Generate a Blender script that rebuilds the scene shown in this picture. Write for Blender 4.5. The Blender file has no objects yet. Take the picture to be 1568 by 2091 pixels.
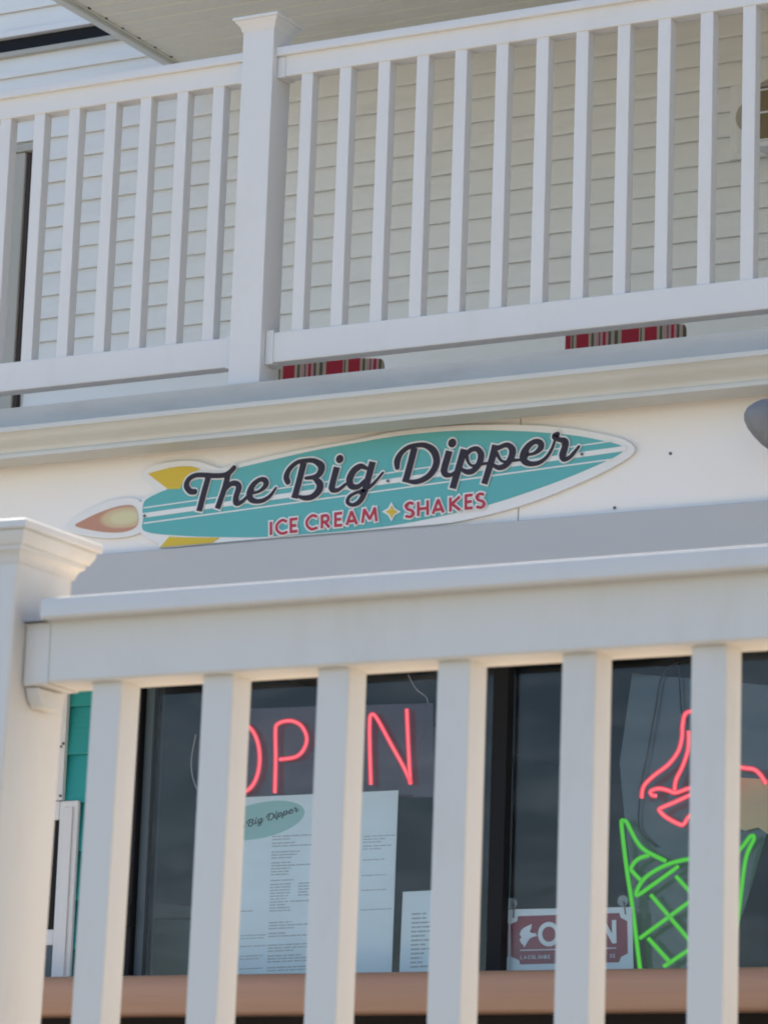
import bpy, bmesh, math, random
from mathutils import Vector, Matrix
from mathutils.geometry import tessellate_polygon
random.seed(7)
R = math.radians
scene = bpy.context.scene
C = scene.collection

# ------------------------------------------------------------------ camera
F_PX, YAW, PIT, ROL = 7270.7, 0.5071, 0.2157, 0.0347
EYE = Vector((0, 0, 1.6))
_fw = Vector((-math.sin(YAW)*math.cos(PIT), math.cos(YAW)*math.cos(PIT), math.sin(PIT)))
_rt = Vector((math.cos(YAW), math.sin(YAW), 0)); _up = _rt.cross(_fw)
RT = _rt*math.cos(ROL) + _up*math.sin(ROL); UP = _up*math.cos(ROL) - _rt*math.sin(ROL)
cam_d = bpy.data.cameras.new('camera'); cam = bpy.data.objects.new('camera', cam_d); C.objects.link(cam)
cam.matrix_world = Matrix(((RT.x, UP.x, -_fw.x, EYE.x), (RT.y, UP.y, -_fw.y, EYE.y), (RT.z, UP.z, -_fw.z, EYE.z), (0, 0, 0, 1)))
cam_d.sensor_fit = 'HORIZONTAL'; cam_d.sensor_width = 36.0; cam_d.lens = F_PX/1568*36
cam_d.clip_start = 0.1; cam_d.clip_end = 2000
cam_d.dof.use_dof = True; cam_d.dof.focus_distance = 9.7; cam_d.dof.aperture_fstop = 38
scene.camera = cam

# ------------------------------------------------------------------ sky, sun, exposure
SUN_EL, SUN_LEFT = R(60.0), R(35.0)          # sun stands behind the building, to its left
to_sun = Vector((-math.sin(SUN_LEFT)*math.cos(SUN_EL), math.cos(SUN_LEFT)*math.cos(SUN_EL), math.sin(SUN_EL)))
w = bpy.data.worlds.new('World'); scene.world = w; w.use_nodes = True
nt = w.node_tree; bg = nt.nodes['Background']
sky = nt.nodes.new('ShaderNodeTexSky'); sky.sky_type = 'NISHITA'; sky.sun_disc = False
sky.sun_elevation = SUN_EL; sky.sun_rotation = math.atan2(to_sun.x, to_sun.y)
sky.air_density = 1.0; sky.dust_density = 0.4; sky.ozone_density = 1.0
nt.links.new(sky.outputs[0], bg.inputs[0]); bg.inputs[1].default_value = 0.148
sun_d = bpy.data.lights.new('sun', 'SUN'); sun_d.energy = 5.0; sun_d.angle = R(0.5); sun_d.color = (1.0, 0.87, 0.70)
sun = bpy.data.objects.new('sun', sun_d); C.objects.link(sun)
sun.rotation_euler = to_sun.to_track_quat('Z', 'Y').to_euler(); sun.location = (0, 0, 30)
vs = scene.view_settings; vs.view_transform = 'Standard'; vs.look = 'None'; vs.gamma = 1.0; vs.exposure = 0.84
scene.cycles.filter_width = 2.0; scene.cycles.max_bounces = 10; scene.cycles.diffuse_bounces = 6; scene.cycles.transparent_max_bounces = 16
scene.cycles.sample_clamp_indirect = 6.0

# ------------------------------------------------------------------ helpers
def at(px, py, Y):
    """point of the plane y = Y (a wall parallel to the street) measured off the photograph (full-size pixels)"""
    d = _fw + RT*((px-784)/F_PX) - UP*((py-1045.5)/F_PX)
    return EYE + d*(Y/d.y)

def rgb(r, g, b): return (r, g, b, 1)

def mat(name, col, rough=0.5, spec=0.35, var=0.06, scale=6.0, stretch=(1, 1, 1), bump=0.0, bscale=60.0, dirt=None, dirt_amt=0.0, dirt_scale=2.0, metal=0.0, coat=0.0):
    """painted / plastic / wood surface: base colour with soft mottling, optional stain layer and fine relief"""
    m = bpy.data.materials.new(name); m.use_nodes = True; t = m.node_tree; b = t.nodes['Principled BSDF']
    b.inputs['Roughness'].default_value = rough; b.inputs['Metallic'].default_value = metal
    b.inputs['Specular IOR Level'].default_value = spec; b.inputs['Coat Weight'].default_value = coat
    geo = t.nodes.new('ShaderNodeNewGeometry'); mp = t.nodes.new('ShaderNodeMapping'); mp.inputs['Scale'].default_value = stretch
    t.links.new(geo.outputs['Position'], mp.inputs[0])
    n = t.nodes.new('ShaderNodeTexNoise'); n.inputs['Scale'].default_value = scale; n.inputs['Detail'].default_value = 6; n.inputs['Roughness'].default_value = 0.6
    t.links.new(mp.outputs[0], n.inputs['Vector'])
    mx = t.nodes.new('ShaderNodeMix'); mx.data_type = 'RGBA'
    mx.inputs[6].default_value = rgb(*[max(0, c*(1-var)) for c in col]); mx.inputs[7].default_value = rgb(*[min(1, c*(1+var)) for c in col])
    t.links.new(n.outputs['Fac'], mx.inputs[0]); out = mx.outputs[2]
    if dirt:
        n2 = t.nodes.new('ShaderNodeTexNoise'); n2.inputs['Scale'].default_value = dirt_scale; n2.inputs['Detail'].default_value = 9; n2.inputs['Roughness'].default_value = 0.7
        t.links.new(mp.outputs[0], n2.inputs['Vector'])
        cr = t.nodes.new('ShaderNodeMapRange'); cr.inputs[1].default_value = 0.52; cr.inputs[2].default_value = 0.78; cr.inputs[4].default_value = dirt_amt
        t.links.new(n2.outputs['Fac'], cr.inputs[0])
        m2 = t.nodes.new('ShaderNodeMix'); m2.data_type = 'RGBA'; m2.inputs[7].default_value = rgb(*dirt)
        t.links.new(cr.outputs[0], m2.inputs[0]); t.links.new(out, m2.inputs[6]); out = m2.outputs[2]
    t.links.new(out, b.inputs['Base Color'])
    if bump:
        n3 = t.nodes.new('ShaderNodeTexNoise'); n3.inputs['Scale'].default_value = bscale; n3.inputs['Detail'].default_value = 4
        t.links.new(mp.outputs[0], n3.inputs['Vector'])
        bp = t.nodes.new('ShaderNodeBump'); bp.inputs['Strength'].default_value = bump; bp.inputs['Distance'].default_value = 0.004
        t.links.new(n3.outputs['Fac'], bp.inputs['Height']); t.links.new(bp.outputs[0], b.inputs['Normal'])
    return m

def glow(name, col, strength):
    m = bpy.data.materials.new(name); m.use_nodes = True; b = m.node_tree.nodes['Principled BSDF']
    b.inputs['Base Color'].default_value = rgb(*[c*0.12 for c in col]); b.inputs['Emission Color'].default_value = rgb(*col); b.inputs['Emission Strength'].default_value = strength
    b.inputs['Roughness'].default_value = 0.3
    return m

def pane(name, tint, gloss=1.0, ior=1.5, body=None, body_amt=0.0, smear=0.0):
    """window glass / acrylic: clear or tinted, with fresnel reflection and an optional hazy body"""
    m = bpy.data.materials.new(name); m.use_nodes = True; t = m.node_tree; t.nodes.clear()
    o = t.nodes.new('ShaderNodeOutputMaterial'); tr = t.nodes.new('ShaderNodeBsdfTransparent'); tr.inputs[0].default_value = rgb(*tint)
    gl = t.nodes.new('ShaderNodeBsdfGlossy'); gl.inputs['Roughness'].default_value = 0.02; gl.inputs[0].default_value = rgb(gloss, gloss, gloss)
    base = tr.outputs[0]
    if body:
        df = t.nodes.new('ShaderNodeBsdfDiffuse'); df.inputs[0].default_value = rgb(*body)
        mm = t.nodes.new('ShaderNodeMixShader'); mm.inputs[0].default_value = body_amt
        if smear:   # uneven film of dust and wiped streaks
            ge = t.nodes.new('ShaderNodeNewGeometry'); mp = t.nodes.new('ShaderNodeMapping'); mp.inputs['Rotation'].default_value = (0, 0.7, 0); mp.inputs['Scale'].default_value = (1, 1, 3.5)
            nz = t.nodes.new('ShaderNodeTexNoise'); nz.inputs['Scale'].default_value = smear; nz.inputs['Detail'].default_value = 8; nz.inputs['Distortion'].default_value = 0.6
            rg = t.nodes.new('ShaderNodeMapRange'); rg.inputs[1].default_value = 0.4; rg.inputs[2].default_value = 0.75; rg.inputs[4].default_value = body_amt*2.2
            t.links.new(ge.outputs['Position'], mp.inputs[0]); t.links.new(mp.outputs[0], nz.inputs['Vector']); t.links.new(nz.outputs['Fac'], rg.inputs[0]); t.links.new(rg.outputs[0], mm.inputs[0])
        t.links.new(tr.outputs[0], mm.inputs[1]); t.links.new(df.outputs[0], mm.inputs[2]); base = mm.outputs[0]
    fr = t.nodes.new('ShaderNodeFresnel'); fr.inputs[0].default_value = ior
    mx = t.nodes.new('ShaderNodeMixShader'); t.links.new(fr.outputs[0], mx.inputs[0]); t.links.new(base, mx.inputs[1]); t.links.new(gl.outputs[0], mx.inputs[2])
    t.links.new(mx.outputs[0], o.inputs[0])
    return m

class MB:
    """collects shapes into one mesh"""
    def __init__(s): s.bm = bmesh.new()
    def box(s, x0, x1, y0, y1, z0, z1, bev=0.0, seg=2):
        b2 = bmesh.new()
        vs_ = [b2.verts.new((x, y, z)) for x in (x0, x1) for y in (y0, y1) for z in (z0, z1)]
        for f in ((0,1,3,2),(4,6,7,5),(0,4,5,1),(2,3,7,6),(0,2,6,4),(1,5,7,3)): b2.faces.new([vs_[i] for i in f])
        if bev: bmesh.ops.bevel(b2, geom=b2.edges[:], offset=bev, segments=seg, affect='EDGES', profile=0.6)
        s.add(b2); return s
    def add(s, b2):
        bmesh.ops.recalc_face_normals(b2, faces=b2.faces[:])
        me = bpy.data.meshes.new('tmp'); b2.to_mesh(me); b2.free(); s.bm.from_mesh(me); bpy.data.meshes.remove(me)
    def profile(s, pts, x0, x1):
        """(y, z) outline swept along x"""
        b2 = bmesh.new(); a = [b2.verts.new((x0, y, z)) for y, z in pts]; b = [b2.verts.new((x1, y, z)) for y, z in pts]
        n = len(pts)
        for i in range(n): b2.faces.new((a[i], a[(i+1) % n], b[(i+1) % n], b[i]))
        b2.faces.new(a); b2.faces.new(b[::-1]); s.add(b2); return s
    def plate(s, pts, yf, yb):
        """(x, z) outline as a plate from y = yf (front) to y = yb"""
        b2 = bmesh.new(); a = [b2.verts.new((x, yf, z)) for x, z in pts]; b = [b2.verts.new((x, yb, z)) for x, z in pts]
        n = len(pts)
        for i in range(n): b2.faces.new((a[i], a[(i+1) % n], b[(i+1) % n], b[i]))
        for t in tessellate_polygon([[Vector((x, z, 0)) for x, z in pts]]):
            b2.faces.new([a[i] for i in t]); b2.faces.new([b[i] for i in reversed(t)])
        s.add(b2); return s
    def rings(s, cx, cy, rows, n=None):
        """square (n=None) or round loft: rows of (half width, z)"""
        b2 = bmesh.new(); prev = None
        k = n or 4
        for h, z in rows:
            if n: ring = [b2.verts.new((cx+h*math.cos(2*math.pi*i/n), cy+h*math.sin(2*math.pi*i/n), z)) for i in range(n)]
            else: ring = [b2.verts.new((cx+sx*h, cy+sy*h, z)) for sx, sy in ((-1,-1),(1,-1),(1,1),(-1,1))]
            if prev:
                for i in range(k): b2.faces.new((prev[i], prev[(i+1) % k], ring[(i+1) % k], ring[i]))
            else: b2.faces.new(ring[::-1])
            prev = ring
        b2.faces.new(prev); s.add(b2); return s
    def tube(s, pts, r, seg=8, closed=False):
        pts = [Vector(p) for p in pts]; n = len(pts); b2 = bmesh.new(); rows = []
        up = Vector((0, 1, 0))
        for i, p in enumerate(pts):
            a = pts[(i-1) % n] if closed or i else p; b = pts[(i+1) % n] if closed or i < n-1 else p
            t = (b-a).normalized(); u = t.cross(up)
            if u.length < 1e-4: u = t.cross(Vector((1, 0, 0)))
            u.normalize(); v = t.cross(u)
            rows.append([b2.verts.new(p + (u*math.cos(2*math.pi*k/seg) + v*math.sin(2*math.pi*k/seg))*r) for k in range(seg)])
        for i in range(n if closed else n-1):
            A, B = rows[i], rows[(i+1) % n]
            for k in range(seg): b2.faces.new((A[k], A[(k+1) % seg], B[(k+1) % seg], B[k]))
        if not closed: b2.faces.new(rows[0][::-1]); b2.faces.new(rows[-1])
        for f in b2.faces: f.smooth = True
        s.add(b2); return s
    def stroke(s, pts, yf, th, round_caps=True):
        """flat pen stroke: (x, z, width) points in the plane y = yf, thickness th"""
        L, Rr = [], []
        n = len(pts)
        for i in range(n):
            a = pts[max(0, i-1)]; b = pts[min(n-1, i+1)]
            dx, dz = b[0]-a[0], b[1]-a[1]; l = math.hypot(dx, dz) or 1
            nx, nz = -dz/l*pts[i][2]/2, dx/l*pts[i][2]/2
            L.append((pts[i][0]+nx, pts[i][1]+nz)); Rr.append((pts[i][0]-nx, pts[i][1]-nz))
        b2 = bmesh.new()
        lf = [b2.verts.new((x, yf, z)) for x, z in L]; rf = [b2.verts.new((x, yf, z)) for x, z in Rr]
        lb = [b2.verts.new((x, yf+th, z)) for x, z in L]; rb = [b2.verts.new((x, yf+th, z)) for x, z in Rr]
        for i in range(n-1):
            b2.faces.new((lf[i], lf[i+1], rf[i+1], rf[i])); b2.faces.new((lf[i], lb[i], lb[i+1], lf[i+1])); b2.faces.new((rf[i], rf[i+1], rb[i+1], rb[i]))
        s.add(b2)
        if round_caps:
            for k, p in enumerate((pts[0], pts[-1])): s.disc(p[0], p[1], p[2]/2, yf+0.00012*(k+1), th)
        return s
    def disc(s, x, z, r, yf, th, n=20):
        return s.plate([(x+r*math.cos(2*math.pi*i/n), z+r*math.sin(2*math.pi*i/n)) for i in range(n)], yf, yf+th)
    def build(s, name, material, parent=None, smooth=None):
        me = bpy.data.meshes.new(name); s.bm.to_mesh(me); s.bm.free(); me.materials.append(material)
        if smooth:
            for p in me.polygons: p.use_smooth = True
            me.set_sharp_from_angle(angle=R(smooth))
        return link(name, me, parent)

def link(name, me, parent=None):
    o = bpy.data.objects.new(name, me); C.objects.link(o)
    if parent is not None: o.parent = parent; o.matrix_parent_inverse = parent.matrix_world.inverted()
    return o
def tag(o, label, cat, group=None):
    o['label'] = label; o['category'] = cat
    if group: o['group'] = group
    return o
def thing(name, label, cat, loc, group=None):
    o = bpy.data.objects.new(name, None); o.empty_display_size = 0.1; C.objects.link(o); o.location = loc
    o.matrix_world = Matrix.Translation(Vector(loc))
    return tag(o, label, cat, group)
def node(name, parent):
    o = bpy.data.objects.new(name, None); C.objects.link(o); o.parent = parent; o.matrix_parent_inverse = parent.matrix_world.inverted(); return o
def structure(o): o['kind'] = 'structure'; return o
def smooth_path(pts, k=8, closed=False):
    """catmull-rom through points of any dimension"""
    n = len(pts); out = []
    rng = range(n) if closed else range(n-1)
    for i in rng:
        P = [pts[(i+j) % n] if closed else pts[min(max(i+j, 0), n-1)] for j in (-1, 0, 1, 2)]
        for q in range(k):
            t = q/k
            out.append(tuple(0.5*((2*P[1][d]) + (-P[0][d]+P[2][d])*t + (2*P[0][d]-5*P[1][d]+4*P[2][d]-P[3][d])*t*t + (-P[0][d]+3*P[1][d]-3*P[2][d]+P[3][d])*t**3) for d in range(len(P[0]))))
    if not closed: out.append(tuple(pts[-1]))
    return out
def xz(px, py, Y): p = at(px, py, Y); return (p.x, p.z)
def outline(pts, Y): return [xz(a, b, Y) for a, b in pts]

# ------------------------------------------------------------------ materials
VINYL = mat('white_vinyl', (0.68, 0.70, 0.712), 0.38, 0.4, 0.03, 5.0, dirt=(0.50, 0.47, 0.42), dirt_amt=0.25, dirt_scale=7.0, stretch=(1, 1, 0.35))
VINYL_NEAR = mat('white_vinyl_gloss', (0.66, 0.665, 0.665), 0.3, 0.45, 0.025, 9.0, dirt=(0.50, 0.47, 0.42), dirt_amt=0.42, dirt_scale=9.0, stretch=(1, 1, 0.4))
SIDING = mat('white_siding', (0.765, 0.765, 0.745), 0.55, 0.25, 0.035, 4.0, (0.25, 1, 1.5), 0.25, 90.0, dirt=(0.46, 0.44, 0.38), dirt_amt=0.25, dirt_scale=5.0)
CEIL = mat('porch_ceiling_vinyl', (0.70, 0.69, 0.62), 0.6, 0.2, 0.04, 3.0, (0.3, 1, 1), dirt=(0.35, 0.34, 0.28), dirt_amt=0.35, dirt_scale=3.0)
GUTTER = mat('cream_gutter_metal', (0.56, 0.585, 0.565), 0.35, 0.4, 0.04, 3.0, (0.3, 1, 1), dirt=(0.42, 0.40, 0.34), dirt_amt=0.35, dirt_scale=4.0)
FASCIA = mat('grey_deck_edge', (0.58, 0.565, 0.53), 0.6, 0.2, 0.08, 5.0, (0.3, 1, 1), dirt=(0.24, 0.23, 0.22), dirt_amt=0.5, dirt_scale=3.0)
PANEL = mat('warm_white_board', (0.79, 0.80, 0.80), 0.5, 0.3, 0.02, 3.0, dirt=(0.62, 0.56, 0.46), dirt_amt=0.2, dirt_scale=2.5)
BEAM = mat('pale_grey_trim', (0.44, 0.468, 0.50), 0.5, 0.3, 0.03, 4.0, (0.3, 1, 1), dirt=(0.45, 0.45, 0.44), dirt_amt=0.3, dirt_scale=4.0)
TEAL_WALL = mat('teal_siding', (0.022, 0.31, 0.32), 0.5, 0.35, 0.08, 4.0, (0.3, 1, 1.5), 0.3, 80.0)
TRIM = mat('white_trim', (0.72, 0.72, 0.74), 0.45, 0.35, 0.03, 5.0)
DARKFRAME = mat('dark_window_frame', (0.009, 0.0095, 0.012), 0.6, 0.2, 0.1, 8.0)
GREYFRAME = mat('blue_grey_frame', (0.065, 0.09, 0.11), 0.4, 0.4, 0.08, 8.0)
LEDGE = mat('brown_ledge', (0.44, 0.245, 0.155), 0.4, 0.45, 0.16, 9.0, (0.12, 1, 3), 0.12, 40.0, dirt=(0.24, 0.13, 0.085), dirt_amt=0.55, dirt_scale=5.0)
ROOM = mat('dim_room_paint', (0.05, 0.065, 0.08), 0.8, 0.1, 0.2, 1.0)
LEDGE_SHADE = mat('ledge_shade_dark', (0.03, 0.03, 0.032), 0.6, 0.2, 0.15, 4.0)
GLASS = pane('shop_glass', (0.945, 0.957, 0.96), 1.0, 1.29, (0.55, 0.62, 0.70), 0.02, 3.0)
DARKGLASS = pane('dark_glass', (0.25, 0.27, 0.30), 1.0, 1.5)
TEAL = mat('sign_teal', (0.10, 0.40, 0.425), 0.4, 0.4, 0.05, 6.0)
SIGNWHITE = mat('sign_white', (0.72, 0.75, 0.77), 0.4, 0.4, 0.02, 6.0)
INK = mat('sign_ink', (0.022, 0.016, 0.030), 0.45, 0.35, 0.15, 20.0)
SIGNRED = mat('sign_red', (0.42, 0.035, 0.07), 0.45, 0.35, 0.12, 25.0)
YELLOW = mat('sign_yellow', (0.60, 0.45, 0.035), 0.4, 0.4, 0.06, 10.0)
ORANGE = mat('flame_orange', (0.50, 0.30, 0.20), 0.4, 0.4, 0.10, 12.0)
FLAME = mat('flame_pale_yellow', (0.57, 0.56, 0.34), 0.4, 0.4, 0.08, 12.0)
def tube_glass(name, col, strength, solid):
    m = bpy.data.materials.new(name); m.use_nodes = True; t = m.node_tree; t.nodes.clear()
    o = t.nodes.new('ShaderNodeOutputMaterial'); tr = t.nodes.new('ShaderNodeBsdfTransparent'); em = t.nodes.new('ShaderNodeEmission')
    em.inputs[0].default_value = rgb(*col); em.inputs[1].default_value = strength
    mx = t.nodes.new('ShaderNodeMixShader'); mx.inputs[0].default_value = solid
    t.links.new(tr.outputs[0], mx.inputs[1]); t.links.new(em.outputs[0], mx.inputs[2]); t.links.new(mx.outputs[0], o.inputs[0]); return m
NEON_RC = glow('neon_red_core', (1.0, 0.20, 0.23), 0.95)
NEON_GC = glow('neon_green_core', (0.17, 1.0, 0.06), 0.40)
NEON_R = tube_glass('neon_red', (1.0, 0.05, 0.085), 0.55, 0.55)
NEON_G = tube_glass('neon_green', (0.12, 1.0, 0.03), 0.26, 0.55)
ACRYLIC = pane('dark_acrylic', (0.42, 0.36, 0.38), 1.0, 1.45, (0.11, 0.06, 0.08), 0.42)
ACRYLIC2 = pane('hazy_acrylic', (0.60, 0.68, 0.70), 1.0, 1.45, (0.20, 0.26, 0.27), 0.17)
PAPER = mat('paper', (0.70, 0.82, 0.89), 0.7, 0.2, 0.02, 6.0)
PRINT = mat('grey_print', (0.36, 0.42, 0.45), 0.7, 0.2, 0.3, 60.0)
PRINTTEAL = mat('print_teal', (0.33, 0.57, 0.57), 0.7, 0.2, 0.04, 8.0)
MAROON = mat('sign_maroon', (0.23, 0.028, 0.055), 0.45, 0.35, 0.1, 10.0)
CORDW = mat('pale_cord', (0.35, 0.38, 0.42), 0.5, 0.3, 0.1, 20.0)
CORDB = mat('black_cord', (0.015, 0.016, 0.018), 0.5, 0.3, 0.1, 20.0)
LAMPGREY = mat('weathered_grey_lamp', (0.20, 0.215, 0.235), 0.55, 0.35, 0.12, 25.0, bump=0.2, bscale=90.0, dirt=(0.10, 0.10, 0.095), dirt_amt=0.5, dirt_scale=20.0)
BRASS = mat('aged_brass', (0.42, 0.38, 0.32), 0.5, 0.4, 0.2, 25.0, metal=0.15)
AMBER = mat('amber_glass', (0.20, 0.155, 0.085), 0.15, 0.6, 0.2, 15.0)
SCREW = mat('screw_steel', (0.12, 0.12, 0.13), 0.4, 0.5, 0.1, 20.0, metal=0.7)
DOORTAN = mat('tan_door_jamb', (0.42, 0.40, 0.355), 0.5, 0.3, 0.06, 6.0)
GROUND = mat('grey_pavement', (0.19, 0.175, 0.145), 0.9, 0.1, 0.15, 0.8, bump=0.3, bscale=20.0, dirt=(0.08, 0.078, 0.072), dirt_amt=0.5, dirt_scale=0.4)
DECK = mat("deck_boards", (0.62, 0.50, 0.365), 0.7, 0.2, 0.12, 3.0, (0.3, 1, 1))
ROOFING = mat('shingle_roof', (0.16, 0.155, 0.15), 0.9, 0.1, 0.25, 8.0)
CREAM = mat('cream_bounce_paint', (0.74, 0.60, 0.40), 0.6, 0.2, 0.05, 2.0)
COUNTER = mat('grey_green_counter', (0.22, 0.27, 0.26), 0.6, 0.2, 0.15, 6.0)
TAN = mat('tan_card', (0.58, 0.47, 0.28), 0.8, 0.1, 0.08, 5.0)
CHAIRWOOD = mat('dark_chair_frame', (0.05, 0.035, 0.03), 0.5, 0.3, 0.1, 10.0)

def stripe_mat():
    """red cushion cloth with tan, white and dark stripes woven along its width"""
    m = bpy.data.materials.new('striped_cushion_cloth'); m.use_nodes = True; t = m.node_tree; b = t.nodes['Principled BSDF']
    b.inputs['Roughness'].default_value = 0.9
    tc = t.nodes.new('ShaderNodeTexCoord'); sp = t.nodes.new('ShaderNodeSeparateXYZ'); t.links.new(tc.outputs['Object'], sp.inputs[0])
    ml = t.nodes.new('ShaderNodeMath'); ml.operation = 'MULTIPLY'; ml.inputs[1].default_value = 1/0.205; t.links.new(sp.outputs[0], ml.inputs[0])
    fr = t.nodes.new('ShaderNodeMath'); fr.operation = 'FRACT'; t.links.new(ml.outputs[0], fr.inputs[0])
    cr = t.nodes.new('ShaderNodeValToRGB'); cr.color_ramp.interpolation = 'CONSTANT'; t.links.new(fr.outputs[0], cr.inputs[0])
    red, tan, dk, pk = (0.46, 0.03, 0.05, 1), (0.52, 0.42, 0.29, 1), (0.13, 0.11, 0.085, 1), (0.60, 0.32, 0.30, 1)
    seq = [(0, red), (.19, tan), (.205, dk), (.23, tan), (.27, red), (.45, tan), (.49, dk), (.53, tan), (.56, pk), (.60, dk), (.62, pk), (.66, red), (.70, pk), (.74, dk), (.78, tan), (.83, dk), (.88, tan), (.93, red)]
    el = cr.color_ramp.elements
    el[0].position = 0; el[0].color = seq[0][1]; el[1].position = seq[1][0]; el[1].color = seq[1][1]
    for p, c in seq[2:]: e = el.new(p); e.color = c
    nz = t.nodes.new('ShaderNodeTexNoise'); nz.inputs['Scale'].default_value = 220
    mx = t.nodes.new('ShaderNodeMix'); mx.data_type = 'RGBA'; mx.blend_type = 'MULTIPLY'; mx.inputs[0].default_value = 0.3
    t.links.new(cr.outputs[0], mx.inputs[6]); t.links.new(nz.outputs[0], mx.inputs[7]); t.links.new(mx.outputs[2], b.inputs['Base Color'])
    return m
STRIPE = stripe_mat()

# ------------------------------------------------------------------ key planes (metres; x right along the facade, y away from the street)
Y_WALL1, Y_WALL2 = 9.00, 11.50            # shop front wall, upper porch wall
Y_PANEL, Y_FASC, Y_GUT = 8.36, 8.33, 8.20 # sign band, deck edge, gutter lip
XA, XB = -12.0, 3.0                       # building ends
Z = lambda v: v + 1.6                     # heights were taken from eye level
Z_DECK1, Z_DECK2 = 1.20, Z(2.49)
Z_CEIL = Z(4.73)

# ================================================================== setting
g = MB().box(-400, 400, -400, 400, -0.5, 0.0).build('ground', GROUND); structure(g)
d = MB().box(XA, XB, 2.60, Y_WALL1, 0.0, Z_DECK1).build('raised_deck', DECK); structure(d)

# ================================================================== the building
B = thing('shop_building', 'white clapboard two-storey shop with upper porch, cream gutter and teal ground floor', 'building', ((XA+XB)/2, Y_WALL2, 0))
# bulk of the house behind the two front walls
MB().box(XA, XB, Y_WALL2+0.05, 19.0, Z_DECK2, 7.7).build('house_body', TRIM, B)
roof = MB().profile([(Y_WALL2-0.25, 7.705), (19.3, 7.705), (15.4, 9.2)], XA-0.3, XB+0.3).build('main_roof', ROOFING, B)

# ---- upper porch wall, one board per course
wall = MB().box(XA, XB, Y_WALL2, Y_WALL2+0.045, Z_DECK2, 7.7).build('upper_wall', SIDING, B)
EXPO = 0.0964
z_line = Z(4.476)                          # a shadow line read off the wall
n0 = int((z_line - Z_DECK2)/EXPO)
slot = (at(0, 112, Y_WALL2).z, at(0, 84, Y_WALL2).z)     # dark slot high on the left
x_slot = at(245, 70, Y_WALL2).x
x_door = at(66, 400, Y_WALL2).x
z_door = at(60, 302, Y_WALL2).z
def board_mesh(x0, x1, h):
    m = MB(); m.profile([(-0.001, 0.007), (-0.0135, 0.007), (-0.0140, 0.0005), (-0.0165, 0.0), (-0.0175, 0.003), (-0.0170, 0.014), (-0.0035, h+0.004), (-0.001, h+0.004)], x0, x1)
    me = bpy.data.meshes.new('siding_board'); m.bm.to_mesh(me); m.bm.free(); me.materials.append(SIDING); return me
bm_full, bm_right = board_mesh(XA, XB, EXPO), board_mesh(x_door+0.02, XB, EXPO)
bm_rs = board_mesh(x_slot, XB, EXPO)
for k in range(-n0, 34):
    zz = z_line + k*EXPO
    if zz > 7.55: break
    me = bm_right if zz + EXPO*0.6 < z_door else bm_full
    if zz + EXPO > slot[0] + 0.005 and zz < slot[1] - 0.005: me = bm_rs
    o = link('siding_board', me, wall); o.location = (0, Y_WALL2 - 0.001 + random.uniform(-0.0006, 0.0006), zz + random.uniform(-0.0004, 0.0004)); o.matrix_parent_inverse = Matrix()
tr = node('transom_window', B)
MB().box(XA, x_slot+0.02, Y_WALL2-0.004, Y_WALL2-0.001, slot[0], slot[1]).build('pane', DARKFRAME, tr)
MB().box(XA, x_slot+0.04, Y_WALL2-0.030, Y_WALL2-0.0005, slot[0]-0.024, slot[0]-0.002, 0.003).build('sill', DOORTAN, tr)
MB().box(XA, x_slot+0.04, Y_WALL2-0.030, Y_WALL2-0.0005, slot[1]+0.002, slot[1]+0.03, 0.003).build('head_trim', TRIM, tr)

# ---- porch door at the far left
dr = node('porch_door', B)
x1 = at(66, 400, Y_WALL2).x; xj = at(34, 400, Y_WALL2).x; xd = at(27, 400, Y_WALL2).x
MB().box(xj, x1-0.018, Y_WALL2-0.04, Y_WALL2-0.001, Z_DECK2, z_door-0.03, 0.004).build('jamb', DOORTAN, dr)
MB().box(x1-0.016, x1, Y_WALL2-0.028, Y_WALL2-0.0015, Z_DECK2, z_door-0.03, 0.003).build('edge_strip', CHAIRWOOD, dr)
MB().box(xd, xj-0.002, Y_WALL2-0.02, Y_WALL2-0.001, Z_DECK2, z_door-0.06, 0.002).build('weatherstrip', DARKFRAME, dr)
MB().box(xd-0.09, xd-0.002, Y_WALL2-0.036, Y_WALL2-0.001, Z_DECK2, z_door-0.06, 0.004).build('stile', TRIM, dr)
MB().box(xd-0.70, xd-0.092, Y_WALL2-0.022, Y_WALL2-0.001, Z_DECK2+0.2, z_door-0.16, 0.002).build('pane', DARKFRAME, dr)
MB().box(xd-0.80, x1+0.03, Y_WALL2-0.05, Y_WALL2-0.001, z_door-0.028, z_door-0.002, 0.004).build('head_casing', DOORTAN, dr)

# ---- porch ceiling of narrow boards, with the trim along its open left end
x_ce = -7.30
ceil = MB().box(x_ce, XB, 8.05, Y_WALL2-0.02, Z_CEIL+0.02, Z_CEIL+0.30).build('porch_roof', ROOFING, B)
me = None; yy = 8.11; k = 0
while yy < Y_WALL2-0.03:
    if me is None:
        m = MB(); m.profile([(0.0, 0.018), (0.0, 0.004), (0.003, 0.0), (0.090, 0.0), (0.093, 0.005), (0.100, 0.005), (0.100, 0.018)], x_ce+0.03, XB)
        me = bpy.data.meshes.new('ceiling_board'); m.bm.to_mesh(me); m.bm.free(); me.materials.append(CEIL)
    o = link('ceiling_board', me, ceil); o.matrix_parent_inverse = Matrix(); o.location = (0, yy, Z_CEIL + random.uniform(-0.0006, 0.0006)); yy += 0.1005
rim = MB().box(x_ce-0.015, x_ce+0.025, 8.03, Y_WALL2-0.02, Z_CEIL-0.022, Z_CEIL+0.34, 0.006).build('end_trim', GUTTER, ceil)
MB().box(x_ce+0.026, x_ce+0.036, 8.1, Y_WALL2-0.03, Z_CEIL-0.006, Z_CEIL+0.016).build('channel', CEIL, ceil)
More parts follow.
